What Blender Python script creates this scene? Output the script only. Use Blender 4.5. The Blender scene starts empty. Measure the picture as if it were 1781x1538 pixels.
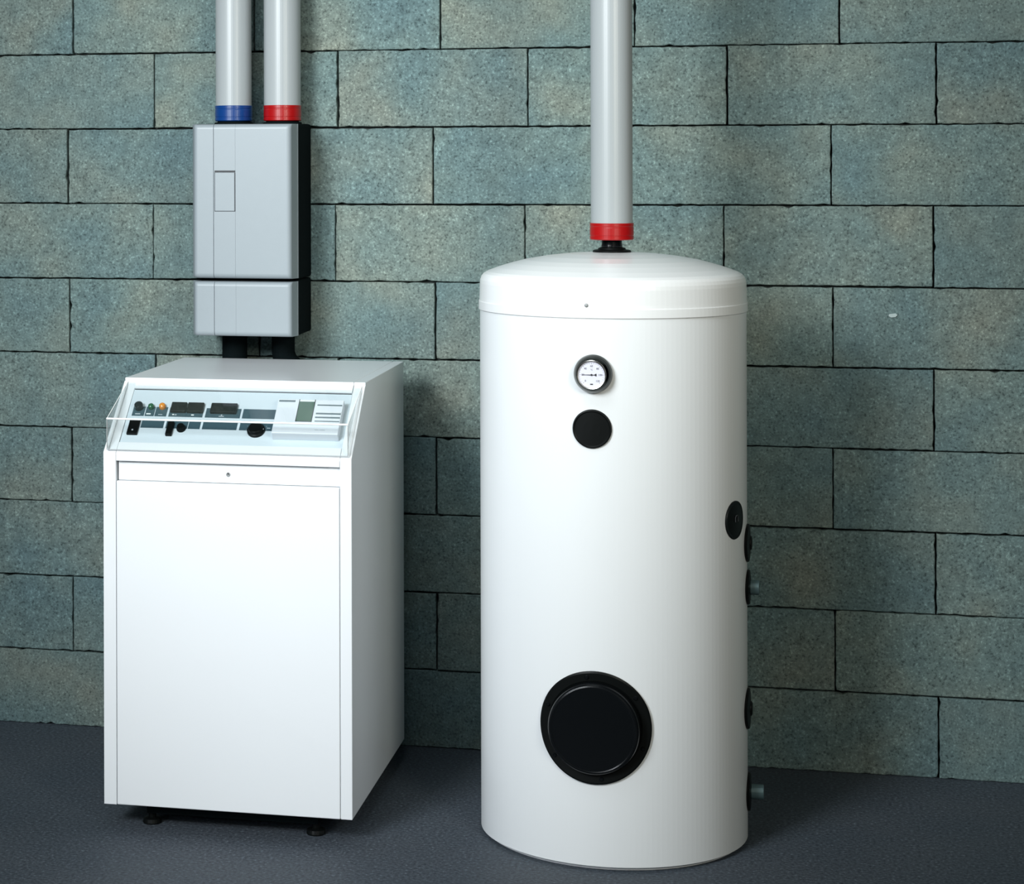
import bpy, bmesh, math, random
from mathutils import Vector, Matrix

random.seed(7)
SC = bpy.context.scene
COL = SC.collection
PI = math.pi

# ------------------------------------------------------------------ camera
cam_d = bpy.data.cameras.new('camera')
cam = bpy.data.objects.new('camera', cam_d)
COL.objects.link(cam)
cam_d.sensor_fit = 'HORIZONTAL'
cam_d.sensor_width = 36.0
cam_d.lens = 3883.19 / 1781 * 36.0
cam_d.shift_x = (890.5 - 428.32) / 1781
cam_d.shift_y = (268.4 - 769.0) / 1781
cam_d.clip_start = 0.05
YAW, ROLL = 0.23994, -0.00263
fw = Vector((-math.sin(YAW), math.cos(YAW), 0))
rt0 = Vector((math.cos(YAW), math.sin(YAW), 0))
up0 = rt0.cross(fw)
rt = rt0 * math.cos(ROLL) + up0 * math.sin(ROLL)
up = -rt0 * math.sin(ROLL) + up0 * math.cos(ROLL)
cam.matrix_world = Matrix(((rt.x, up.x, -fw.x, 1.64681), (rt.y, up.y, -fw.y, -5.70245),
                           (rt.z, up.z, -fw.z, 1.53092), (0, 0, 0, 1)))
SC.camera = cam

# ------------------------------------------------------------------ light and exposure
SC.view_settings.view_transform = 'Standard'
SC.view_settings.look = 'None'
SC.view_settings.exposure = 0.0
SC.view_settings.gamma = 1.0
SC.view_settings.use_curve_mapping = False

world = bpy.data.worlds.new('studio_air')
SC.world = world
world.use_nodes = True
world.node_tree.nodes['Background'].inputs['Color'].default_value = (0.55, 0.8, 0.85, 1)
world.node_tree.nodes['Background'].inputs['Strength'].default_value = 0.004


def area(name, loc, aim, size, power, color, spread=180):
    l = bpy.data.lights.new(name, 'AREA')
    l.shape = 'SQUARE'
    l.size = size
    l.energy = power
    l.color = color
    l.spread = math.radians(spread)
    o = bpy.data.objects.new(name, l)
    COL.objects.link(o)
    o.location = loc
    o.rotation_euler = (Vector(aim) - Vector(loc)).to_track_quat('-Z', 'Y').to_euler()
    return o


area('softbox_key', (-0.60, -4.2, 2.65), (0.66, 0.0, 1.30), 1.2, 33, (0.93, 1.0, 1.03), 67)
area('softbox_top', (0.7, -2.2, 3.2), (0.9, 0.0, 1.4), 1.0, 7, (0.92, 1.0, 1.02), 90)
area('softbox_fill', (3.3, -4.5, 2.3), (0.9, -0.3, 1.2), 0.8, 11.5, (0.97, 0.96, 0.84), 70)
area('added_low_light', (-0.9, -4.7, 1.35), (0.72, -0.80, 0.28), 0.5, 0.85, (0.92, 0.98, 1.06), 26)  # unseen lamp added to lift the lower boiler front and tank


# ------------------------------------------------------------------ mesh helpers
def finish(bm, name, material, parent=None, smooth=None, loc=(0, 0, 0)):
    bmesh.ops.recalc_face_normals(bm, faces=bm.faces)
    if smooth is not None:
        lim = math.radians(smooth)
        for f in bm.faces:
            f.smooth = not f.tag
        for e in bm.edges:
            if len(e.link_faces) == 2:
                e.smooth = e.calc_face_angle(0) < lim
            else:
                e.smooth = False
    me = bpy.data.meshes.new(name)
    bm.to_mesh(me)
    bm.free()
    o = bpy.data.objects.new(name, me)
    me.materials.append(material)
    COL.objects.link(o)
    o.location = loc
    if parent is not None:
        o.parent = parent
    return o


def thing(name, label, cat, loc, rz=0.0, group=None):
    o = bpy.data.objects.new(name, None)
    COL.objects.link(o)
    o.empty_display_size = 0.1
    o.location = loc
    o.rotation_euler = (0, 0, rz)
    o['label'] = label
    o['category'] = cat
    if group:
        o['group'] = group
    return o


def bm_hex(bm, pts):
    """eight corners: bottom loop 0-3, top loop 4-7"""
    v = [bm.verts.new(p) for p in pts]
    for q in ((0, 3, 2, 1), (4, 5, 6, 7), (0, 1, 5, 4), (1, 2, 6, 5), (2, 3, 7, 6), (3, 0, 4, 7)):
        bm.faces.new([v[i] for i in q])
    return v


def bm_box(bm, x0, x1, y0, y1, z0, z1):
    return bm_hex(bm, [(x0, y0, z0), (x1, y0, z0), (x1, y1, z0), (x0, y1, z0),
                       (x0, y0, z1), (x1, y0, z1), (x1, y1, z1), (x0, y1, z1)])


def bevel(bm, w, seg=2):
    if w > 0:
        ret = bmesh.ops.bevel(bm, geom=list(bm.edges), offset=w, segments=seg, profile=0.5, affect='EDGES', clamp_overlap=True)
        new = set(ret['faces'])
        for f in bm.faces:
            f.tag = f not in new          # the flats stay flat-shaded, only the rounded edges are smooth


def box(name, m, parent, x0, x1, y0, y1, z0, z1, bev=0.0, seg=2):
    bm = bmesh.new()
    bm_box(bm, x0, x1, y0, y1, z0, z1)
    bevel(bm, bev, seg)
    return finish(bm, name, m, parent, 35 if bev > 0 else None)


def bm_prism(bm, poly, a, b, mapf):
    """polygon (p,q) extruded from a to b; mapf(p,q,t)->xyz"""
    lo = [bm.verts.new(mapf(p, q, a)) for p, q in poly]
    hi = [bm.verts.new(mapf(p, q, b)) for p, q in poly]
    n = len(poly)
    bm.faces.new(lo)
    bm.faces.new(list(reversed(hi)))
    for i in range(n):
        j = (i + 1) % n
        bm.faces.new((lo[i], hi[i], hi[j], lo[j]))


def bm_lathe(bm, prof, M=Matrix(), seg=48, a0=0.0):
    """profile of (radius, height); radius 0 closes with a pole"""
    rings = []
    for r, h in prof:
        if r <= 1e-9:
            rings.append([bm.verts.new(M @ Vector((0, 0, h)))])
        else:
            rings.append([bm.verts.new(M @ Vector((r * math.cos(a0 + 2 * PI * k / seg), r * math.sin(a0 + 2 * PI * k / seg), h)))
                          for k in range(seg)])
    for A, B in zip(rings, rings[1:]):
        if len(A) == 1 and len(B) == 1:
            continue
        for k in range(seg):
            j = (k + 1) % seg
            if len(A) == 1:
                bm.faces.new((A[0], B[k], B[j]))
            elif len(B) == 1:
                bm.faces.new((A[k], A[j], B[0]))
            else:
                bm.faces.new((A[k], A[j], B[j], B[k]))


def lathe(name, m, parent, prof, M=Matrix(), seg=48, smooth=30):
    bm = bmesh.new()
    bm_lathe(bm, prof, M, seg)
    return finish(bm, name, m, parent, smooth)


def bm_tube(bm, path, r, seg=24):
    """closed round tube along a list of points"""
    P = [Vector(p) for p in path]
    rings = []
    ref = None
    for i, p in enumerate(P):
        d = (P[min(i + 1, len(P) - 1)] - P[max(i - 1, 0)]).normalized()
        if ref is None:
            ref = d.orthogonal().normalized()
        ref = (ref - d * ref.dot(d)).normalized()
        b = d.cross(ref)
        rings.append([bm.verts.new(p + (ref * math.cos(2 * PI * k / seg) + b * math.sin(2 * PI * k / seg)) * r) for k in range(seg)])
    for A, B in zip(rings, rings[1:]):
        for k in range(seg):
            j = (k + 1) % seg
            bm.faces.new((A[k], A[j], B[j], B[k]))
    bm.faces.new(list(reversed(rings[0])))
    bm.faces.new(rings[-1])


def text_bm(bm, s, size, M, depth=0.0002):
    """letters as real flat mesh, centred, appended to bm"""
    cu = bpy.data.curves.new('letters', 'FONT')
    cu.body = s
    cu.size = size
    cu.align_x = 'CENTER'
    cu.align_y = 'CENTER'
    cu.extrude = depth
    cu.resolution_u = 3
    o = bpy.data.objects.new('letters', cu)
    COL.objects.link(o)
    me = bpy.data.meshes.new_from_object(o.evaluated_get(bpy.context.evaluated_depsgraph_get()))
    bpy.data.objects.remove(o)
    bpy.data.curves.remove(cu)
    me.transform(M)
    bm.from_mesh(me)
    bpy.data.meshes.remove(me)


# ------------------------------------------------------------------ materials
def mat(name, color, rough=0.5, metal=0.0, coat=0.0, spec=0.5, grain=0.0, grain_scale=200.0, bump=0.0, bump_scale=300.0):
    m = bpy.data.materials.new(name)
    m.use_nodes = True
    nt = m.node_tree
    b = nt.nodes['Principled BSDF']
    b.inputs['Base Color'].default_value = (*color, 1)
    b.inputs['Roughness'].default_value = rough
    b.inputs['Metallic'].default_value = metal
    b.inputs['Specular IOR Level'].default_value = spec
    b.inputs['Coat Weight'].default_value = coat
    b.inputs['Coat Roughness'].default_value = 0.12
    tc = nt.nodes.new('ShaderNodeTexCoord')
    n = nt.nodes.new('ShaderNodeTexNoise')
    n.inputs['Scale'].default_value = grain_scale
    n.inputs['Detail'].default_value = 3
    nt.links.new(tc.outputs['Object'], n.inputs['Vector'])
    mx = nt.nodes.new('ShaderNodeMix')
    mx.data_type = 'RGBA'
    mx.inputs['A'].default_value = (*[c * (1 - grain) for c in color], 1)
    mx.inputs['B'].default_value = (*[min(1, c * (1 + grain)) for c in color], 1)
    nt.links.new(n.outputs['Fac'], mx.inputs['Factor'])
    nt.links.new(mx.outputs['Result'], b.inputs['Base Color'])
    if bump > 0:
        n2 = nt.nodes.new('ShaderNodeTexNoise')
        n2.inputs['Scale'].default_value = bump_scale
        n2.inputs['Detail'].default_value = 4
        nt.links.new(tc.outputs['Object'], n2.inputs['Vector'])
        bp = nt.nodes.new('ShaderNodeBump')
        bp.inputs['Strength'].default_value = bump
        bp.inputs['Distance'].default_value = 0.002
        nt.links.new(n2.outputs['Fac'], bp.inputs['Height'])
        nt.links.new(bp.outputs['Normal'], b.inputs['Normal'])
    return m


WHITE = mat('white_enamel', (0.80, 0.82, 0.845), 0.20, spec=0.5, grain=0.01, grain_scale=6)
TANKW = mat('white_tank_jacket', (0.81, 0.83, 0.845), 0.27, spec=0.5, grain=0.01, grain_scale=5)
LIDW = mat('white_plastic_lid', (0.83, 0.84, 0.845), 0.22, spec=0.5, grain=0.01, grain_scale=5)
GREYP = mat('light_grey_plastic', (0.265, 0.30, 0.325), 0.42, grain=0.02, grain_scale=40, bump=0.04, bump_scale=500)
PANELG = mat('pale_grey_panel', (0.62, 0.69, 0.74), 0.45, grain=0.01, grain_scale=60)
UNITG = mat('off_white_plastic', (0.74, 0.77, 0.82), 0.4, grain=0.01, grain_scale=60)
UNITS = mat('grey_print_strip', (0.15, 0.19, 0.205), 0.5, grain=0.03, grain_scale=300)
STRIP = mat('dark_teal_strip', (0.045, 0.085, 0.105), 0.35, grain=0.1, grain_scale=200)
BLACK = mat('black_plastic', (0.004, 0.005, 0.005), 0.42, spec=0.13, grain=0.1, grain_scale=200)
BLACKG = mat('black_glossy_plastic', (0.004, 0.005, 0.006), 0.2, spec=0.28, grain=0.1, grain_scale=200)
FOAM = mat('black_insulation_foam', (0.0035, 0.0065, 0.0075), 0.85, spec=0.05, grain=0.25, grain_scale=250, bump=0.2, bump_scale=400)
SLEEVE = mat('pale_grey_pipe_jacket', (0.345, 0.37, 0.38), 0.34, grain=0.015, grain_scale=10)
REDM = mat('red_plastic', (0.33, 0.004, 0.005), 0.32, grain=0.02)
BLUEM = mat('blue_plastic', (0.004, 0.040, 0.18), 0.32, grain=0.02)
BEZEL = mat('dark_polished_metal', (0.022, 0.026, 0.024), 0.14, metal=1.0, grain=0.02)
CHROME = mat('chrome', (0.78, 0.76, 0.73), 0.25, metal=1.0, grain=0.01)
STEEL = mat('dull_steel', (0.32, 0.33, 0.33), 0.4, metal=0.4, grain=0.05)
STUBM = mat('grey_pipe_end', (0.10, 0.16, 0.17), 0.4, metal=0.4, grain=0.1)
DIAL = mat('dial_white', (0.70, 0.70, 0.80), 0.5, grain=0.01)
INK = mat('dark_ink_and_shade', (0.02, 0.02, 0.025), 0.6, grain=0.02)  # print and slots, also the painted shadow strips on panel and flap
PRINTW = mat('white_print', (0.85, 0.88, 0.88), 0.5, grain=0.01)
PRINTG = mat('grey_print', (0.42, 0.46, 0.50), 0.5, grain=0.01)
LCD = mat('green_grey_display', (0.10, 0.16, 0.125), 0.2, grain=0.2, grain_scale=30)
GREENL = mat('green_lens', (0.01, 0.10, 0.035), 0.15, grain=0.05)
ORANGEL = mat('orange_lens', (0.75, 0.25, 0.015), 0.15, grain=0.05)
DARKIN = mat('dark_inner_casing', (0.05, 0.055, 0.06), 0.7, grain=0.05)
EDGEW = mat('frosted_acrylic_edge', (0.90, 0.91, 0.90), 0.25, grain=0.01)
EDGEG = mat('grey_acrylic_edge', (0.35, 0.36, 0.37), 0.3, grain=0.01)


def acrylic():
    m = bpy.data.materials.new('clear_acrylic')
    m.use_nodes = True
    nt = m.node_tree
    nt.nodes.remove(nt.nodes['Principled BSDF'])
    out = nt.nodes['Material Output']
    tr = nt.nodes.new('ShaderNodeBsdfTransparent')
    tr.inputs['Color'].default_value = (0.96, 0.975, 0.975, 1)
    gl = nt.nodes.new('ShaderNodeBsdfGlossy')
    gl.inputs['Roughness'].default_value = 0.02
    lw = nt.nodes.new('ShaderNodeLayerWeight')      # Schlick reflectance, the same from both sides of the sheet
    pw = nt.nodes.new('ShaderNodeMath')
    pw.operation = 'POWER'
    pw.inputs[1].default_value = 5.0
    ma = nt.nodes.new('ShaderNodeMath')
    ma.operation = 'MULTIPLY_ADD'
    ma.inputs[1].default_value = 0.96
    ma.inputs[2].default_value = 0.04
    lw.inputs['Blend'].default_value = 0.5
    mx = nt.nodes.new('ShaderNodeMixShader')
    nt.links.new(lw.outputs['Facing'], pw.inputs[0])
    nt.links.new(pw.outputs[0], ma.inputs[0])
    nt.links.new(ma.outputs[0], mx.inputs['Fac'])
    nt.links.new(tr.outputs['BSDF'], mx.inputs[1])
    nt.links.new(gl.outputs['BSDF'], mx.inputs[2])
    nt.links.new(mx.outputs['Shader'], out.inputs['Surface'])
    return m


ACRYL = acrylic()


def ramp(nt, src, stops, mode='LINEAR'):
    r = nt.nodes.new('ShaderNodeValToRGB')
    r.color_ramp.interpolation = mode
    els = r.color_ramp.elements
    while len(els) < len(stops):
        els.new(0.5)
    for e, (p, c) in zip(els, stops):
        e.position = p
        e.color = (*c, 1) if len(c) == 3 else c
    nt.links.new(src, r.inputs['Fac'])
    return r.outputs['Color']


def mixc(nt, fac, a, b, mode='MIX', f=None):
    x = nt.nodes.new('ShaderNodeMix')
    x.data_type = 'RGBA'
    x.blend_type = mode
    if f is not None:
        x.inputs['Factor'].default_value = f
    else:
        nt.links.new(fac, x.inputs['Factor'])
    for s, k in ((a, 'A'), (b, 'B')):
        if isinstance(s, tuple):
            x.inputs[k].default_value = (*s, 1)
        else:
            nt.links.new(s, x.inputs[k])
    return x.outputs['Result']


def block_material():
    m = bpy.data.materials.new('pumice_concrete')
    m.use_nodes = True
    nt = m.node_tree
    b = nt.nodes['Principled BSDF']
    b.inputs['Roughness'].default_value = 0.9
    b.inputs['Specular IOR Level'].default_value = 0.15
    oi = nt.nodes.new('ShaderNodeObjectInfo')
    geo = nt.nodes.new('ShaderNodeNewGeometry')
    off = nt.nodes.new('ShaderNodeVectorMath')
    off.operation = 'SCALE'
    off.inputs[0].default_value = (31.7, 17.3, 23.9)
    nt.links.new(oi.outputs['Random'], off.inputs['Scale'])
    add = nt.nodes.new('ShaderNodeVectorMath')
    nt.links.new(geo.outputs['Position'], add.inputs[0])
    nt.links.new(off.outputs['Vector'], add.inputs[1])

    def noise(scale, detail, rough=0.5, vec=add.outputs['Vector']):
        n = nt.nodes.new('ShaderNodeTexNoise')
        n.inputs['Scale'].default_value = scale
        n.inputs['Detail'].default_value = detail
        n.inputs['Roughness'].default_value = rough
        nt.links.new(vec, n.inputs['Vector'])
        return n.outputs['Fac']
    big = noise(4.2, 2)
    c = ramp(nt, big, [(0.26, (0.112, 0.176, 0.190)), (0.45, (0.138, 0.196, 0.194)), (0.60, (0.164, 0.208, 0.192)), (0.78, (0.204, 0.224, 0.190))])
    # block-to-block tone
    tone = ramp(nt, oi.outputs['Random'], [(0.0, (0.90, 0.93, 0.95)), (0.5, (1, 1, 1)), (1.0, (1.06, 1.04, 1.01))])
    c = mixc(nt, None, c, tone, 'MULTIPLY', 1.0)
    med = ramp(nt, noise(45, 3, 0.6), [(0.30, (0.80, 0.80, 0.80)), (0.70, (1.16, 1.16, 1.15))])
    c = mixc(nt, None, c, med, 'MULTIPLY', 1.0)
    fine = noise(170, 2, 0.6)
    g = ramp(nt, fine, [(0.30, (0.42, 0.43, 0.44)), (0.42, (0.90, 0.90, 0.90)), (0.60, (1.05, 1.05, 1.05)), (0.72, (1.75, 1.75, 1.72))])
    c = mixc(nt, None, c, g, 'MULTIPLY', 1.0)
    nt.links.new(c, b.inputs['Base Color'])
    bp = nt.nodes.new('ShaderNodeBump')
    bp.inputs['Strength'].default_value = 0.55
    bp.inputs['Distance'].default_value = 0.003
    nt.links.new(fine, bp.inputs['Height'])
    nt.links.new(bp.outputs['Normal'], b.inputs['Normal'])
    return m


def floor_material():
    m = bpy.data.materials.new('dark_speckled_floor')
    m.use_nodes = True
    nt = m.node_tree
    b = nt.nodes['Principled BSDF']
    b.inputs['Roughness'].default_value = 0.62
    b.inputs['Specular IOR Level'].default_value = 0.3
    geo = nt.nodes.new('ShaderNodeNewGeometry')

    def noise(scale, detail, rough=0.5):
        n = nt.nodes.new('ShaderNodeTexNoise')
        n.inputs['Scale'].default_value = scale
        n.inputs['Detail'].default_value = detail
        n.inputs['Roughness'].default_value = rough
        nt.links.new(geo.outputs['Position'], n.inputs['Vector'])
        return n.outputs['Fac']
    c = ramp(nt, noise(3, 3), [(0.3, (0.056, 0.070, 0.088)), (0.7, (0.068, 0.080, 0.096))])
    g = ramp(nt, noise(130, 3, 0.6), [(0.30, (0.45, 0.46, 0.50)), (0.5, (0.95, 0.95, 0.95)), (0.62, (1.25, 1.25, 1.25)), (0.74, (2.6, 2.6, 2.5))])
    c = mixc(nt, None, c, g, 'MULTIPLY', 1.0)
    nt.links.new(c, b.inputs['Base Color'])
    bp = nt.nodes.new('ShaderNodeBump')
    bp.inputs['Strength'].default_value = 0.08
    bp.inputs['Distance'].default_value = 0.001
    nt.links.new(noise(200, 2), bp.inputs['Height'])
    nt.links.new(bp.outputs['Normal'], b.inputs['Normal'])
    return m


BLOCK = block_material()
FLOOR = floor_material()
JOINT = mat('dark_joint', (0.035, 0.042, 0.042), 0.95, grain=0.2)
CHALK = mat('pale_scuff', (0.42, 0.50, 0.50), 0.9, grain=0.15, grain_scale=300)

# ------------------------------------------------------------------ floor
bm = bmesh.new()
bm_box(bm, -3.2, 4.6, -7.0, 0.15, -0.1, 0.0)
fl = finish(bm, 'floor', FLOOR)
fl['kind'] = 'structure'
fl['label'] = 'dark blue-grey speckled floor in front of the block wall'

# ------------------------------------------------------------------ back wall: every block its own piece
XW0, XW1 = -1.75, 3.45
bm = bmesh.new()
bm_box(bm, XW0, XW1, 0.022, 0.14, 0.0, 2.6)
wall = finish(bm, 'wall_back', JOINT)
wall['kind'] = 'structure'
wall['label'] = 'wall of large rough grey-green concrete blocks laid dry in running bond'

L = 0.4957
JOINTS = {  # measured joint positions along the wall, per course from the top of the picture down
    0: [-0.2253, 0.2724, 0.7666, 1.2609, 1.7604],
    1: [0.0009, 0.4982, 0.9915, 1.4884, 1.9881],
    2: [-0.2410, 0.2530, 0.7468, 1.2440, 1.7394],
    3: [-0.0031, 0.4903, 0.9831, 1.4797, 1.9817],
    4: [-0.2372, 0.2860, 0.7517, 1.2470, 1.7428],
    5: [0.0019, 0.4960, 0.9910, 1.4870, 1.9821],
    6: [-0.2328, 0.2600, 0.7531, 1.2480, 1.7422],
    7: [0.0010, 0.4960, 0.9920, 1.4890, 1.9851],
    8: [-0.2297, 0.2620, 0.7535, 1.2500, 1.7459],
    9: [0.0030, 0.4990, 0.9960, 1.4930, 1.9906],
    -1: [0.0000, 0.4960, 0.9900, 1.4870, 1.9860],
    -2: [-0.2330, 0.2630, 0.7590, 1.2540, 1.7500],
    -3: [0.0020, 0.4970, 0.9930, 1.4890, 1.9850],
}


def make_block(x0, x1, z0, z1, y):
    """rough block: uneven arrises, small rounded edge, face slightly dished by noise"""
    bm = bmesh.new()
    w, h = x1 - x0, z1 - z0
    nx, nz = max(8, int(w / 0.014)), 14
    per = []
    for i in range(nx):
        per.append((i / nx, 0.0, 0, -1))
    for i in range(nz):
        per.append((1.0, i / nz, 1, 0))
    for i in range(nx):
        per.append((1 - i / nx, 1.0, 0, 1))
    for i in range(nz):
        per.append((0.0, 1 - i / nz, -1, 0))
    rough = [random.gauss(0, 0.0008) for _ in per]
    for _ in range(2):                       # a few little chips along the arris
        k = random.randrange(len(per))
        rough[k] -= random.uniform(0.001, 0.0035)
    tilt = random.uniform(-0.002, 0.002)
    tz = random.uniform(-0.002, 0.002)
    rings = []
    for inset, depth in ((0.0, 0.055), (0.0, 0.0030), (0.0008, 0.0010), (0.0026, 0.0)):
        ring = []
        for (u, v, nxx, nzz), r in zip(per, rough):
            px = x0 + u * w
            pz = z0 + v * h
            cxs = 1 if u <= 0 else (-1 if u >= 1 else 0)
            czs = 1 if v <= 0 else (-1 if v >= 1 else 0)
            k = inset - min(0, r) + max(0, -r) * 0.4
            if cxs:
                px += cxs * k
            if czs:
                pz += czs * k
            yy = y + depth + tilt * (u - 0.5) + tz * (v - 0.5)
            ring.append(bm.verts.new((px, yy, pz)))
        rings.append(ring)
    n = len(per)
    for A, B in zip(rings, rings[1:]):
        for k in range(n):
            j = (k + 1) % n
            bm.faces.new((A[k], A[j], B[j], B[k]))
    bm.faces.new(rings[-1])
    bm.faces.new(list(reversed(rings[0])))
    cx, cz = (x0 + x1) / 2, (z0 + z1) / 2
    bmesh.ops.translate(bm, verts=bm.verts, vec=(-cx, 0, -cz))
    return finish(bm, 'concrete_block', BLOCK, wall, 50, (cx, 0, cz))


scuffed = None
for row in range(-3, 10):
    js = JOINTS[row][:]
    while js[0] - L > XW0 + 0.05:
        js.insert(0, js[0] - L + random.uniform(-0.003, 0.003))
    while js[-1] + L < XW1:
        js.append(js[-1] + L + random.uniform(-0.003, 0.003))
    js = [XW0] + js if js[0] > XW0 + 0.02 else js
    if js[-1] < XW1 - 0.02:
        js.append(XW1)
    zb, zt = (9 - row) * 0.2, (10 - row) * 0.2
    for a, b in zip(js, js[1:]):
        g0 = random.choice((0.0010, 0.0014, 0.0022))
        g1 = random.choice((0.0010, 0.0014, 0.0022))
        o = make_block(a + g0, b - g1, zb + (random.uniform(0.0005, 0.0022) if row < 9 else 0.0003), zt - random.uniform(0.0004, 0.0026),
                       random.uniform(-0.0025, 0.0010))
        if row == 4 and abs(a - 1.7428) < 1e-6:
            scuffed = o
# pale scuff on one block
bm = bmesh.new()
pts = [(-0.010, -0.002), (-0.004, -0.005), (0.006, -0.004), (0.011, 0.001), (0.007, 0.005), (-0.002, 0.004), (-0.009, 0.003)]
bm_prism(bm, pts, -0.0034, -0.001, lambda p, q, t: (p, t, q))
sc = finish(bm, 'scuff', CHALK, scuffed)
sc.location = (1.885 - scuffed.location.x, 0, 1.131 - scuffed.location.z)
sc['label'] = 'small pale scuff on the block face'

# ------------------------------------------------------------------ boiler
BW = 0.5735                     # width
boiler = thing('boiler', 'white floor-standing boiler with sloped control console under a clear cover, left of the round tank', 'boiler',
               (0.12313, -0.84911, 0.0), 0.00578)
ZB, ZS, ZT = 0.055, 0.85467, 1.0072     # bottom, start of the slope, top
DEP, YT = 0.7058, 0.1742
SD = (0.75229, 0.65885)         # slope direction in (y, z)
SN = (-0.65885, 0.75229)        # outward normal


def P(v, n=0.0):
    return (v * SD[0] + n * SN[0], ZS + v * SD[1] + n * SN[1])


def sl(u, v, n=0.0):
    y, z = P(v, n)
    return (u, y, z)


SM = Matrix(((1, 0, 0, 0), (0, SD[0], SN[0], 0), (0, SD[1], SN[1], ZS), (0, 0, 0, 1)))   # (u,v,n) -> boiler frame


def slope_box(name, m, parent, u0, u1, v0, v1, n0, n1, bev=0.0, seg=2):
    bm = bmesh.new()
    bm_box(bm, u0, u1, v0, v1, n0, n1)
    bevel(bm, bev, seg)
    bm.transform(SM)
    return finish(bm, name, m, parent, 35 if bev > 0 else None)


def slope_lathe(name, m, parent, u, v, prof, seg=32):
    return lathe(name, m, parent, prof, SM @ Matrix.Translation((u, v, 0)), seg, 35)


def side_panel(u0, u1, top):
    bm = bmesh.new()
    bm_prism(bm, [(0, ZB), (DEP, ZB), (DEP, top), (YT, top), (YT, 1.0002), (YT - 0.004, 0.9985), (0, ZS)], u0, u1, lambda p, q, t: (t, p, q))
    bevel(bm, 0.0016, 2)
    return finish(bm, 'side_panel', WHITE, boiler, 35)


side_panel(0.0, 0.0293, 0.9998)
side_panel(0.5470, BW, ZT)
box('top_cover', WHITE, boiler, 0.0, 0.5462, YT, DEP, 0.9999, ZT, 0.002)
box('back_panel', WHITE, boiler, 0.0295, 0.5468, DEP - 0.012, DEP - 0.001, ZB, 0.9985)
box('inner_casing', DARKIN, boiler, 0.030, 0.5465, 0.026, DEP - 0.013, 0.058, 0.834)
door = box('front_door', WHITE, boiler, 0.0305, 0.5460, -0.0005, 0.020, ZB, 0.7902, 0.0022, 3)
up_panel = box('upper_panel', WHITE, boiler, 0.0326, 0.5458, 0.012, 0.024, 0.7912, 0.845, 0.0008)
# lock screw in the upper panel
M_front = Matrix.Translation((0.2894, 0.012, 0.8104)) @ Matrix.Rotation(PI / 2, 4, 'X')
lathe('lock_screw', STEEL, up_panel, [(0, 0), (0.0048, 0), (0.0048, 0.001), (0.0040, 0.0018), (0.0030, 0.0018), (0.0028, 0.0008), (0, 0.0008)], M_front, 20)
bm = bmesh.new()
bm_box(bm, 0.2884, 0.2904, 0.0096, 0.0115, 0.8108, 0.8150)
finish(bm, 'screw_slot', INK, up_panel)

# console lip (rolled front rail), top rail and recessed panel
bm = bmesh.new()
lip = [P(0.0318), P(0.012), (0.0040, ZS + 0.0028), (0.0010, ZS - 0.0015), (-0.0004, ZS - 0.006), (-0.0004, 0.8362), (0.0006, 0.8356), (0.024, 0.8356), (0.045, 0.8500), P(0.0318, -0.012)]
bm_prism(bm, lip, 0.0300, 0.5466, lambda p, q, t: (t, p, q))
bevel(bm, 0.0008, 2)
finish(bm, 'console_lip', WHITE, boiler, 40)
slope_box('console_top_rail', WHITE, boiler, 0.0298, 0.5466, 0.2000, 0.2255, -0.014, 0.0, 0.0008)
slope_box('console_step', WHITE, boiler, 0.0298, 0.5466, 0.2262, 0.2300, -0.014, -0.0020, 0.0005)
panel = slope_box('control_panel', PANELG, boiler, 0.0298, 0.5466, 0.0318, 0.2000, -0.012, -0.0050)
slope_box('painted_recess_shadow', INK, panel, 0.0306, 0.5460, 0.1978, 0.1999, -0.0050, -0.0044)  # dark strip painted in as the recess shadow below the top rail
PN = -0.0050


def strip(u0, u1, v0, v1):
    slope_box('label_strip', STRIP, panel, u0, u1, v0 + 0.0046, v1 + 0.0046, PN, PN + 0.0008)


UP0, UP1 = 0.1120, 0.1405
for a, b in ((0.0403, 0.0690), (0.0712, 0.0928), (0.0945, 0.1225), (0.1278, 0.2085), (0.2145, 0.2967), (0.3019, 0.3795)):
    strip(a, b, UP0, UP1)
LO0, LO1 = 0.0762, 0.1040
for a, b in ((0.0690, 0.1225), (0.1282, 0.1795), (0.1812, 0.2090), (0.2146, 0.2954), (0.3015, 0.3790)):
    strip(a, b, LO0, LO1)
# push button, two lamps
slope_lathe('push_button', BLACKG, panel, 0.0540, 0.1405, [(0.0102, PN), (0.0102, 0.006), (0.0096, 0.0085), (0.0078, 0.010), (0, 0.0104)])
slope_lathe('indicator_lamp', GREENL, panel, 0.0826, 0.1425, [(0.0072, PN), (0.0072, 0.001), (0.0060, 0.0045), (0.0035, 0.006), (0, 0.0065)])['label'] = 'green lamp'
slope_lathe('indicator_lamp', ORANGEL, panel, 0.1094, 0.1440, [(0.0079, PN), (0.0079, 0.001), (0.0066, 0.0050), (0.0040, 0.0068), (0, 0.0073)])['label'] = 'orange lamp'
# raised black blocks above the strips
for a, b in ((0.1308, 0.1675), (0.1698, 0.2080), (0.2252, 0.2870)):
    slope_box('dial_block', BLACK, panel, a, b, 0.1275, 0.1560, PN, 0.0035, 0.0018)
# lower row: rocker switch, toggle switch and round knobs
rk = slope_box('rocker_switch', BLACK, panel, 0.0412, 0.0662, 0.0570, 0.1020, PN, 0.0010, 0.0012)
tg = slope_box('toggle_switch', BLACK, panel, 0.1334, 0.1482, 0.0565, 0.0960, PN, 0.0030, 0.0012)


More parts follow.
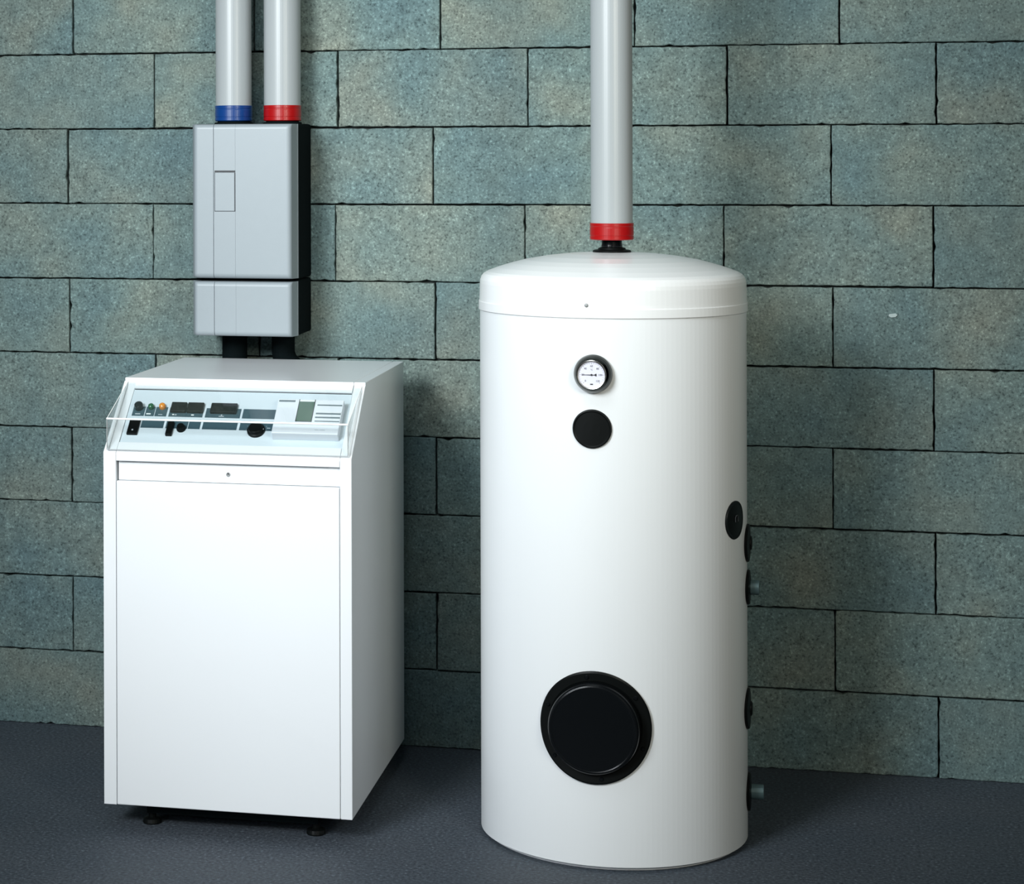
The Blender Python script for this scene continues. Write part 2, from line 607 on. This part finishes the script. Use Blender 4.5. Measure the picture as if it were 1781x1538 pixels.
def knob(name, u, v, r, h):
    k = slope_lathe(name, BLACK, panel, u, v, [(r * 1.0, PN), (r * 1.0, PN + h * 0.35), (r * 0.86, PN + h * 0.5), (r * 0.78, PN + h * 0.9), (r * 0.70, PN + h), (0, PN + h)])
    return k


knob('rotary_knob', 0.1664, 0.0800, 0.0108, 0.012)
knob('rotary_knob', 0.3421, 0.0800, 0.0205, 0.014)


def marks(name, m, parent, rects, n, single=False):
    if single:
        for r in rects:
            marks(name, m, parent, [r], n)
        return
    bm = bmesh.new()
    for u0, u1, v0, v1 in rects:
        bm_box(bm, u0, u1, v0, v1, n, n + 0.0004)
    bm.transform(SM)
    return finish(bm, name, m, parent)


D = 0.0046
marks('printed_marks', PRINTW, panel, [(0.0742, 0.0848, 0.1166 + D, 0.1200 + D), (0.1366, 0.1408, 0.1166 + D, 0.1196 + D),
                                       (0.1815, 0.1880, 0.1166 + D, 0.1196 + D)], PN + 0.0008, True)
marks('printed_marks', PRINTG, panel, [(0.0475, 0.0600, 0.1160 + D, 0.1190 + D), (0.1030, 0.1130, 0.1160 + D, 0.1180 + D),
                                       (0.1425, 0.1470, 0.1160 + D, 0.1190 + D), (0.2470, 0.2590, 0.1150 + D, 0.1172 + D), (0.2515, 0.2545, 0.1180 + D, 0.1215 + D),
                                       (0.3655, 0.3735, 0.0830 + D, 0.0848 + D)], PN + 0.0008, True)
marks('pointer_mark', PRINTW, panel, [(0.3545, 0.3605, 0.0790, 0.0812)], 0.0022)
marks('switch_dot', PRINTG, panel, [(0.0520, 0.0555, 0.0665, 0.0705)], 0.0010)
# dots of the scale round the large knob
rects = []
for k in range(11):
    a = math.radians(-230 + 28 * k)
    rects.append((0.3421 + 0.0238 * math.cos(a) - 0.0006, 0.3421 + 0.0238 * math.cos(a) + 0.0006,
                  0.0846 + 0.0238 * math.sin(a) - 0.0006, 0.0846 + 0.0238 * math.sin(a) + 0.0006))
marks('scale_dots', PRINTG, panel, rects, PN + 0.0008)

# regulator module with small display
unit = slope_box('regulator_module', UNITG, boiler, 0.3842, 0.5367, 0.0557, 0.1590, PN, 0.0180, 0.0016, 2)
UN = 0.0180
slope_box('display', LCD, unit, 0.4350, 0.4700, 0.0925, 0.1520, UN - 0.002, UN + 0.0004)
bm = bmesh.new()
for r_ in ((0.4336, 0.4350, 0.0911, 0.1600 - 0.002), (0.4700, 0.4714, 0.0911, 0.1580), (0.4336, 0.4714, 0.0911, 0.0925)):
    bm_box(bm, r_[0], r_[1], r_[2], r_[3], UN - 0.001, UN + 0.0010)
bm.transform(SM)
finish(bm, 'display_frame', DARKIN, unit)
marks('painted_display_highlight', PRINTW, unit, [(0.4352, 0.4698, 0.1528, 0.1552)], UN)  # white bar painted as the highlight along the display top
for r_ in ((0.3871, 0.4250, 0.1500, 0.1552), (0.4774, 0.5345, 0.1405, 0.1440), (0.4778, 0.5350, 0.1145, 0.1185), (0.4775, 0.5348, 0.1030, 0.1070), (0.4780, 0.5350, 0.0925, 0.0950)):
    slope_box('button_strip', UNITS, unit, r_[0], r_[1], r_[2], r_[3], UN - 0.001, UN + 0.0006)
for k in (0.1210, 0.1100, 0.0995):
    slope_box('button_ridge', WHITE, unit, 0.4770, 0.5352, k - 0.0015, k + 0.0015, UN - 0.001, UN + 0.0012)
marks('slot', UNITS, unit, [(0.4337, 0.4717, 0.0822, 0.0838)], UN)
marks('faint_lettering', PRINTG, unit, [(0.4820 + 0.0024 * k, 0.4837 + 0.0024 * k, 0.0668, 0.0684) for k in (0, 1, 2, 3, 5, 6, 7, 8, 9)], UN)

# clear acrylic hood
CU0, CU1 = 0.0085, 0.5665
prof = [(-0.0030, 0.8612), (-0.0030, 0.9318), (0.1715, 0.9995)]
TH = 0.0022
hood = bmesh.new()
q = [prof[0], prof[1], prof[2], (prof[2][0] + 0.0006, prof[2][1] - TH), (prof[1][0] + TH, prof[1][1] - TH * 0.8), (prof[0][0] + TH, prof[0][1])]
bm_prism(hood, q, CU0, CU1, lambda p, z, t: (t, p, z))
for u0 in (CU0, CU1 - TH):      # side cheeks of the hood
    bm_prism(hood, [(0.0005, 0.8614), (0.0005, 0.9300), (0.1690, 0.9962), P(0.205, 0.0015), P(0.012, 0.0015)], u0, u0 + TH, lambda p, z, t: (t, p, z))
hood = finish(hood, 'clear_cover', ACRYL, boiler)
hood['label'] = 'clear acrylic hood over the console'
bm = bmesh.new()
bm_tube(bm, [(CU0, -0.0022, 0.9312), (CU1, -0.0022, 0.9312)], 0.0022, 10)
finish(bm, 'cover_fold', EDGEW, hood, 40)
bm = bmesh.new()
bm_box(bm, CU0, CU1, -0.0030, -0.0006, 0.8606, 0.8618)
for u in (CU0, CU1 - 0.0012):
    bm_box(bm, u, u + 0.0012, -0.0034, -0.0022, 0.8610, 0.9300)
finish(bm, 'cover_edge', EDGEG, hood)
for u in (CU0 + 0.0006, CU1 - 0.0006):
    bm = bmesh.new()
    bm_tube(bm, [(u, -0.0022, 0.9312), (u, 0.1700, 0.9990)], 0.0010, 8)
    bm_tube(bm, [(u, -0.0022, 0.9312), (u, 0.001, 0.8630), (u, P(0.20, 0.0020)[0], P(0.20, 0.0020)[1])], 0.0010, 8)
    finish(bm, 'cover_side_edge', EDGEW, hood, 40)

# base frame and feet
box('base_frame', FOAM, boiler, 0.087, 0.487, 0.045, 0.660, 0.026, 0.0545, 0.002)
for fx, fy in ((0.095, 0.065), (0.478, 0.065), (0.095, 0.61), (0.478, 0.61)):
    lathe('foot', BLACK, boiler, [(0, 0), (0.021, 0), (0.022, 0.003), (0.020, 0.011), (0.009, 0.014), (0.009, 0.0265), (0, 0.0265)],
          Matrix.Translation((fx, fy, 0)), 24)

# ------------------------------------------------------------------ storage tank
TX, TY, TR = 1.24926, -0.59967, 0.2971
tank = thing('storage_tank', 'tall white cylindrical hot-water tank with domed lid, standing right of the boiler', 'tank', (TX, TY, 0))
body = lathe('tank_jacket', TANKW, tank, [(0, 0.004), (TR - 0.012, 0.0), (TR - 0.012, 0.008), (TR, 0.0085), (TR, 0.40), (TR, 0.80), (TR, 1.180), (TR - 0.02, 1.181)], seg=160)
lid = lathe('domed_lid', LIDW, tank, [(TR - 0.004, 1.179), (0.2992, 1.1780), (0.3000, 1.1792), (0.2998, 1.1968), (0.2993, 1.1982), (0.2984, 1.1986), (0.2980, 1.2060), (0.2972, 1.2380), (0.2962, 1.2460),
                                      (0.2935, 1.2535), (0.2885, 1.2595), (0.2800, 1.2645), (0.2560, 1.2735), (0.2250, 1.2830), (0.1950, 1.2905), (0.1500, 1.2985), (0.1000, 1.3042), (0.0500, 1.3073), (0, 1.3082)], seg=160)


def tf(az, z, r=TR):
    """frame on the jacket: local x = along the girth, y = up, z = outward"""
    a = math.radians(az)
    n = Vector((math.cos(a), math.sin(a), 0))
    t = Vector((-math.sin(a), math.cos(a), 0))
    return Matrix(((t.x, 0, n.x, n.x * r), (t.y, 0, n.y, n.y * r), (0, 1, 0, z), (0, 0, 0, 1)))


def wrapped_disc(bm, az, z, prof, seg=64, R=TR):
    """lathe profile (radius, height) bent round the jacket"""
    b2 = bmesh.new()
    bm_lathe(b2, prof, Matrix(), seg)
    for v in b2.verts:
        a = math.radians(az) + v.co.x / R
        rr = R + v.co.z
        v.co = Vector((rr * math.cos(a), rr * math.sin(a), z + v.co.y))
    me = bpy.data.meshes.new('tmp')
    b2.to_mesh(me)
    b2.free()
    bm.from_mesh(me)
    bpy.data.meshes.remove(me)


def rings(prof, sub=6):
    """denser flat steps so a bent disc follows the jacket"""
    out = []
    for (r0, h0), (r1, h1) in zip(prof, prof[1:]):
        n = max(1, int(abs(r1 - r0) / 0.012))
        for k in range(n):
            out.append((r0 + (r1 - r0) * k / n, h0 + (h1 - h0) * k / n))
    out.append(prof[-1])
    return out


# lid screw
lathe('lid_screw', STEEL, lid, [(0, 0), (0.0042, 0), (0.0040, 0.0016), (0.0025, 0.0026), (0, 0.0028)], tf(-95.98, 1.2060, 0.2979), 16)
# thermometer
th = lathe('thermometer', BEZEL, tank, [(0.0, -0.004), (0.0390, -0.004), (0.0408, 0.000), (0.0416, 0.004), (0.0412, 0.008), (0.0392, 0.0150), (0.0360, 0.0225), (0.0325, 0.0285), (0.0312, 0.0300), (0.029, 0.0300), (0.029, 0.020), (0, 0.020)],
           tf(-93.2, 1.0604), 64)
th['label'] = 'round black-rimmed dial thermometer'
TM = tf(-93.2, 1.0604)
lathe('thermometer_ring', CHROME, th, [(0.0318, 0.0288), (0.0316, 0.0306), (0.0302, 0.0316), (0.0285, 0.0312), (0.0277, 0.0298), (0.0277, 0.0270), (0.0318, 0.0270), (0.0318, 0.0288)], TM, 64)
lathe('thermometer_dial', DIAL, th, [(0, 0.026), (0.0280, 0.026), (0.0280, 0.0275), (0, 0.0275)], TM, 48)
bm = bmesh.new()
for k, s in enumerate(('0', '20', '40', '60', '80', '100', '120')):
    a = math.radians(225 - 45 * k)
    text_bm(bm, s, 0.0058, TM @ Matrix.Translation((0.0185 * math.cos(a), 0.0185 * math.sin(a), 0.0277)))
text_bm(bm, '°C', 0.0046, TM @ Matrix.Translation((0, 0.0108, 0.0277)))
for k in range(25):
    a = math.radians(225 - 11.25 * k)
    r0 = 0.0225 if k % 4 == 0 else 0.0242
    b2 = bmesh.new()
    bm_box(b2, r0, 0.0258, -0.00022, 0.00022, 0.0275, 0.0278)
    b2.transform(TM @ Matrix.Rotation(a, 4, 'Z'))
    me = bpy.data.meshes.new('tmp')
    b2.to_mesh(me)
    b2.free()
    bm.from_mesh(me)
    bpy.data.meshes.remove(me)
b2 = bmesh.new()
bm_box(b2, -0.0030, 0.0030, -0.0212, -0.0188, 0.0275, 0.0278)
b2.transform(TM)
me = bpy.data.meshes.new('tmp')
b2.to_mesh(me)
b2.free()
bm.from_mesh(me)
bpy.data.meshes.remove(me)
finish(bm, 'dial_scale', INK, th)
bm = bmesh.new()
bm_prism(bm, [(-0.0215, -0.0003), (0, -0.0008), (0.006, -0.0006), (0.0078, -0.0022), (0.0104, -0.0028), (0.0108, 0), (0.0104, 0.0028), (0.0078, 0.0022), (0.006, 0.0006), (0, 0.0008), (-0.0215, 0.0003)],
         0.0282, 0.0288, lambda p, q, t: (p, q, t))
bm_lathe(bm, [(0, 0.0276), (0.0022, 0.0276), (0.0020, 0.0296), (0, 0.0299)], Matrix(), 16)
bm.transform(TM)
finish(bm, 'pointer', INK, th)
# blanking plug under the thermometer
bm = bmesh.new()
wrapped_disc(bm, -93.75, 0.9425, rings([(0, 0.0045), (0.036, 0.0042), (0.0385, 0.0060), (0.0405, 0.0056), (0.0417, 0.0035), (0.0417, -0.001)]))
finish(bm, 'blanking_plug', BLACK, tank, 40)['label'] = 'flat black round plug below the thermometer'
# inspection flange
bm = bmesh.new()
wrapped_disc(bm, -93.1, 0.3048, rings([(0, 0.003), (0.098, 0.0035), (0.1010, 0.0055), (0.1170, 0.0070), (0.1205, 0.0055), (0.1205, -0.001)]), 96)
flange = finish(bm, 'inspection_flange', BLACK, tank, 40)
flange['label'] = 'large round black flange cover'
FM = tf(-93.1, 0.3048)
lathe('flange_cap', BLACKG, flange, [(0.0985, -0.012), (0.0975, 0.016), (0.0960, 0.020), (0.0935, 0.0225), (0.0905, 0.0235), (0.0885, 0.0228), (0.0870, 0.0226), (0, 0.0226)], FM, 96)
for k in range(6):
    a = math.radians(-22 + 60 * k)
    bm = bmesh.new()
    x, y = 0.1088 * math.cos(a), 0.1088 * math.sin(a)
    Mx = tf(-93.1 + math.degrees(x / TR), 0.3048 + y, TR + 0.0060)
    bm_lathe(bm, [(0.0048, -0.001), (0.0048, 0.0012), (0.0036, 0.0028), (0, 0.0032)], Mx, 14)
    finish(bm, 'flange_screw', BLACKG, flange, 40)
# connection rosettes on the right flank
bm = bmesh.new()
wrapped_disc(bm, -23.5, 0.7300, rings([(0, 0.0035), (0.036, 0.0032), (0.0405, 0.0042), (0.0417, 0.0028), (0.0417, -0.001)]))
cap = finish(bm, 'side_cap', BLACK, tank, 40)
bm = bmesh.new()
Mh = tf(-23.5, 0.7300, TR + 0.0035)
bm_tube(bm, [Mh @ Vector(p) for p in ((-0.004, -0.004, 0.001), (-0.004, 0.006, 0.001), (0.000, 0.010, 0.001), (0.006, 0.010, 0.001), (0.009, 0.006, 0.001), (0.009, -0.004, 0.001))], 0.0009, 8)
finish(bm, 'cap_mark', DARKIN, cap, 40)


def rosette(az, z, r, stub):
    bm = bmesh.new()
    wrapped_disc(bm, az, z, rings([(0, 0.0085), (0.012, 0.0085), (0.020, 0.0080), (0.034, 0.0070), (r - 0.002, 0.0060), (r, 0.0040), (r, -0.001)]))
    o = finish(bm, 'pipe_rosette', BLACK, tank, 40)
    M = tf(az, z)
    if stub:
        lathe('pipe_stub', STUBM, o, [(0.0165, 0.004), (0.0165, stub), (0.0145, stub + 0.001), (0.0120, stub + 0.001), (0.0120, stub - 0.012), (0, stub - 0.012)], M, 32)
    else:
        lathe('plug_nub', BLACK, o, [(0.017, 0.004), (0.016, 0.0095), (0.013, 0.0115), (0, 0.0120)], M, 24)


rosette(-3.2, 0.6640, 0.042, 0)
rosette(-1.7, 0.5640, 0.0385, 0.0260)
rosette(-3.0, 0.2955, 0.0450, 0)
rosette(0.5, 0.1060, 0.0420, 0.0340)
# top outlet
lathe('outlet_washer', BLACK, tank, [(0.0, 1.3060), (0.0400, 1.3060), (0.0430, 1.3078), (0.0432, 1.3100), (0.0410, 1.3122), (0.0315, 1.3140), (0.0300, 1.3170), (0.0240, 1.3190), (0, 1.3190)], seg=48)
lathe('outlet_neck', BLACKG, tank, [(0, 1.3185), (0.0232, 1.3185), (0.0238, 1.3215), (0.0228, 1.3250), (0.0228, 1.3360), (0, 1.3360)], seg=40)

# ------------------------------------------------------------------ insulated pipes with coloured collars


def heating_pipe(name, label, x, y, z0, z1, rc, rs, cm, base=None):
    t = thing(name, label, 'pipe', (x, y, z0), 0, 'insulated pipes with coloured collars')
    h = z1 - z0
    lathe('collar', cm, t, [(rc - 0.010, 0.0), (rc - 0.002, 0.0), (rc, 0.002), (rc, h * 0.20), (rc - 0.0007, h * 0.22), (rc - 0.0007, h * 0.27), (rc, h * 0.29), (rc, h * 0.72), (rc - 0.0006, h * 0.75),
                              (rc - 0.0006, h * 0.80), (rc, h * 0.83), (rc, h - 0.001), (rc - 0.001, h), (rs - 0.004, h), (rs - 0.004, h - 0.01), (rc - 0.010, 0.0)], seg=64)
    lathe('pipe_jacket', SLEEVE, t, [(rs - 0.003, h - 0.008), (rs, h - 0.008), (rs, 2.58 - z0), (rs - 0.003, 2.58 - z0), (0, 2.58 - z0)], seg=64)
    if base:
        lathe('pipe_neck', FOAM, t, [(0, 0.001), (rc - 0.008, 0.001), (rc - 0.006, -0.0010), (rc - 0.006, base), (0, base)], seg=32)
    return t


heating_pipe('insulated_pipe', 'pale grey pipe with a red collar rising from the domed tank lid', TX, TY, 1.3355, 1.3735, 0.0490, 0.0468, REDM)
heating_pipe('insulated_pipe', 'pale grey pipe with a blue collar above the grey wall box', 0.2405, -0.090, 1.6165, 1.6568, 0.0485, 0.0466, BLUEM, -0.010)
heating_pipe('insulated_pipe', 'pale grey pipe with a red collar above the grey wall box', 0.3700, -0.090, 1.6165, 1.6568, 0.0485, 0.0476, REDM, -0.010)

# ------------------------------------------------------------------ pump station box on the wall
stn = thing('pump_station', 'light grey two-part plastic box with black back, hung on the block wall above the boiler', 'box', (0.15, 0.0, 1.07))
SX, SZ = 0.15, 1.07


def cover(name, x0, x1, fx0, fx1, yr, yf, z0, z1, grooves, rnd):
    """moulded cover: outline at the rear edge x0..x1, front face fx0..fx1, grooves cut into the section, all edges rounded"""
    sec = [(x0, yr), (x0 + 0.0004, yr - 0.010)]
    cx, cy = fx0 + rnd, yf + rnd
    for k in range(8):
        a = PI / 2 * k / 7
        sec.append((cx - rnd * math.cos(a), cy - rnd * math.sin(a)))
    for g, w, d in grooves:
        sec += [(g - w / 2, yf), (g - w / 2 + w * 0.1, yf + d), (g + w / 2 - w * 0.1, yf + d), (g + w / 2, yf)]
    cx = fx1 - rnd
    for k in range(8):
        a = PI / 2 * (1 - k / 7)
        sec.append((cx + rnd * math.cos(a), cy - rnd * math.sin(a)))
    sec += [(x1 - 0.0015, yr - 0.006), (x1 - 0.0002, yr - 0.005), (x1, yr)]
    bm = bmesh.new()
    loops = []
    N = 6
    levels = []
    for k in range(N + 1):
        a = PI / 2 * k / N
        levels.append((z0 + rnd * (1 - math.cos(a)), rnd * (1 - math.sin(a))))
    for k in range(N + 1):
        a = PI / 2 * (1 - k / N)
        levels.append((z1 - rnd * (1 - math.cos(a)), rnd * (1 - math.sin(a))))
    for z, back in levels:
        loop = []
        for x, y in sec:
            yy = y
            if y < yr - 0.012:
                yy = min(y + back, yr - 0.012)
            loop.append(bm.verts.new((x - SX, yy, z - SZ)))
        loops.append(loop)
    n = len(sec)
    for A, B in zip(loops, loops[1:]):
        for k in range(n):
            j = (k + 1) % n
            bm.faces.new((A[k], A[j], B[j], B[k]))
    bm.faces.new(list(reversed(loops[0])))
    bm.faces.new(loops[-1])
    for f in bm.faces:
        f.normal_update()
        f.tag = abs(f.normal.y) > 0.99999
    return finish(bm, name, GREYP, stn, 32)


FX0, FX1, YF, YR = 0.1672, 0.4225, -0.225, -0.170
GR = [(0.2212, 0.0016, 0.003), (0.2780, 0.0008, 0.0008)]
cov = cover('upper_cover', 0.1545, 0.4292, FX0, FX1, YR, YF, 1.2165, 1.6075, GR, 0.012)
GR2 = [(0.2225, 0.0016, 0.003), (0.2790, 0.0006, 0.0006)]
cover('lower_cover', 0.1550, 0.4285, FX0 + 0.0010, FX1 + 0.0003, YR, YF, 1.0705, 1.2085, GR2, 0.011)
# flap and finger slot in the upper cover


def sbox(name, m, parent, x0, x1, y0, y1, z0, z1, bev=0.0, seg=2):
    return box(name, m, parent, x0 - SX, x1 - SX, y0, y1, z0 - SZ, z1 - SZ, bev, seg)


sbox('flap_shadow_plate', INK, cov, 0.2236, 0.2778, YF - 0.0006, YF + 0.004, 1.3862, 1.4854, 0.0)  # dark plate painted in as the shadow line around the flap
sbox('inspection_flap', GREYP, cov, 0.2248, 0.2764, YF - 0.0022, YF + 0.003, 1.3872, 1.4846, 0.0012, 3)
sbox('finger_slot', INK, cov, 0.2240, 0.2776, YF - 0.0012, YF + 0.004, 1.4862, 1.4898)
# black insulation shells behind
sbox('insulation_shell', FOAM, stn, 0.1570, 0.4275, YR, -0.006, 1.2125, 1.6090, 0.006, 3)
sbox('insulation_shell', FOAM, stn, 0.1575, 0.4270, YR, -0.006, 1.0700, 1.2105, 0.006, 3)
bm = bmesh.new()
for px in (0.2405, 0.3700):
    bm_lathe(bm, [(0, 1.6070 - SZ), (0.050, 1.6070 - SZ), (0.050, 1.6120 - SZ), (0.047, 1.6135 - SZ), (0, 1.6135 - SZ)], Matrix.Translation((px - SX, -0.090, 0)), 32)
finish(bm, 'pipe_seal', FOAM, stn, 40)

# ------------------------------------------------------------------ black pipes from the box down behind the boiler
t = thing('connecting_pipe', 'black insulated pipe dropping straight from the grey wall box behind the boiler', 'pipe', (0.238, -0.075, 0.30))
bm = bmesh.new()
bm_tube(bm, [(0, 0, 0), (0, 0, 0.20), (0, 0, 0.771)], 0.0325, 32)
finish(bm, 'pipe_insulation', FOAM, t, 40)
t2 = thing('connecting_pipe', 'black insulated pipe bending sideways under the right half of the grey wall box', 'pipe', (0.366, -0.070, 0.95))
bm = bmesh.new()
path = [(0, 0, 0.120), (0, 0, 0.075)]
for k in range(1, 10):
    a = PI / 2 * k / 9
    path.append((0.055 * (1 - math.cos(a)), 0, 0.075 - 0.055 * math.sin(a)))
path += [(0.12, 0, 0.020), (0.16, 0, 0.020)]
bm_tube(bm, path, 0.0300, 32)
finish(bm, 'pipe_insulation', FOAM, t2, 40)
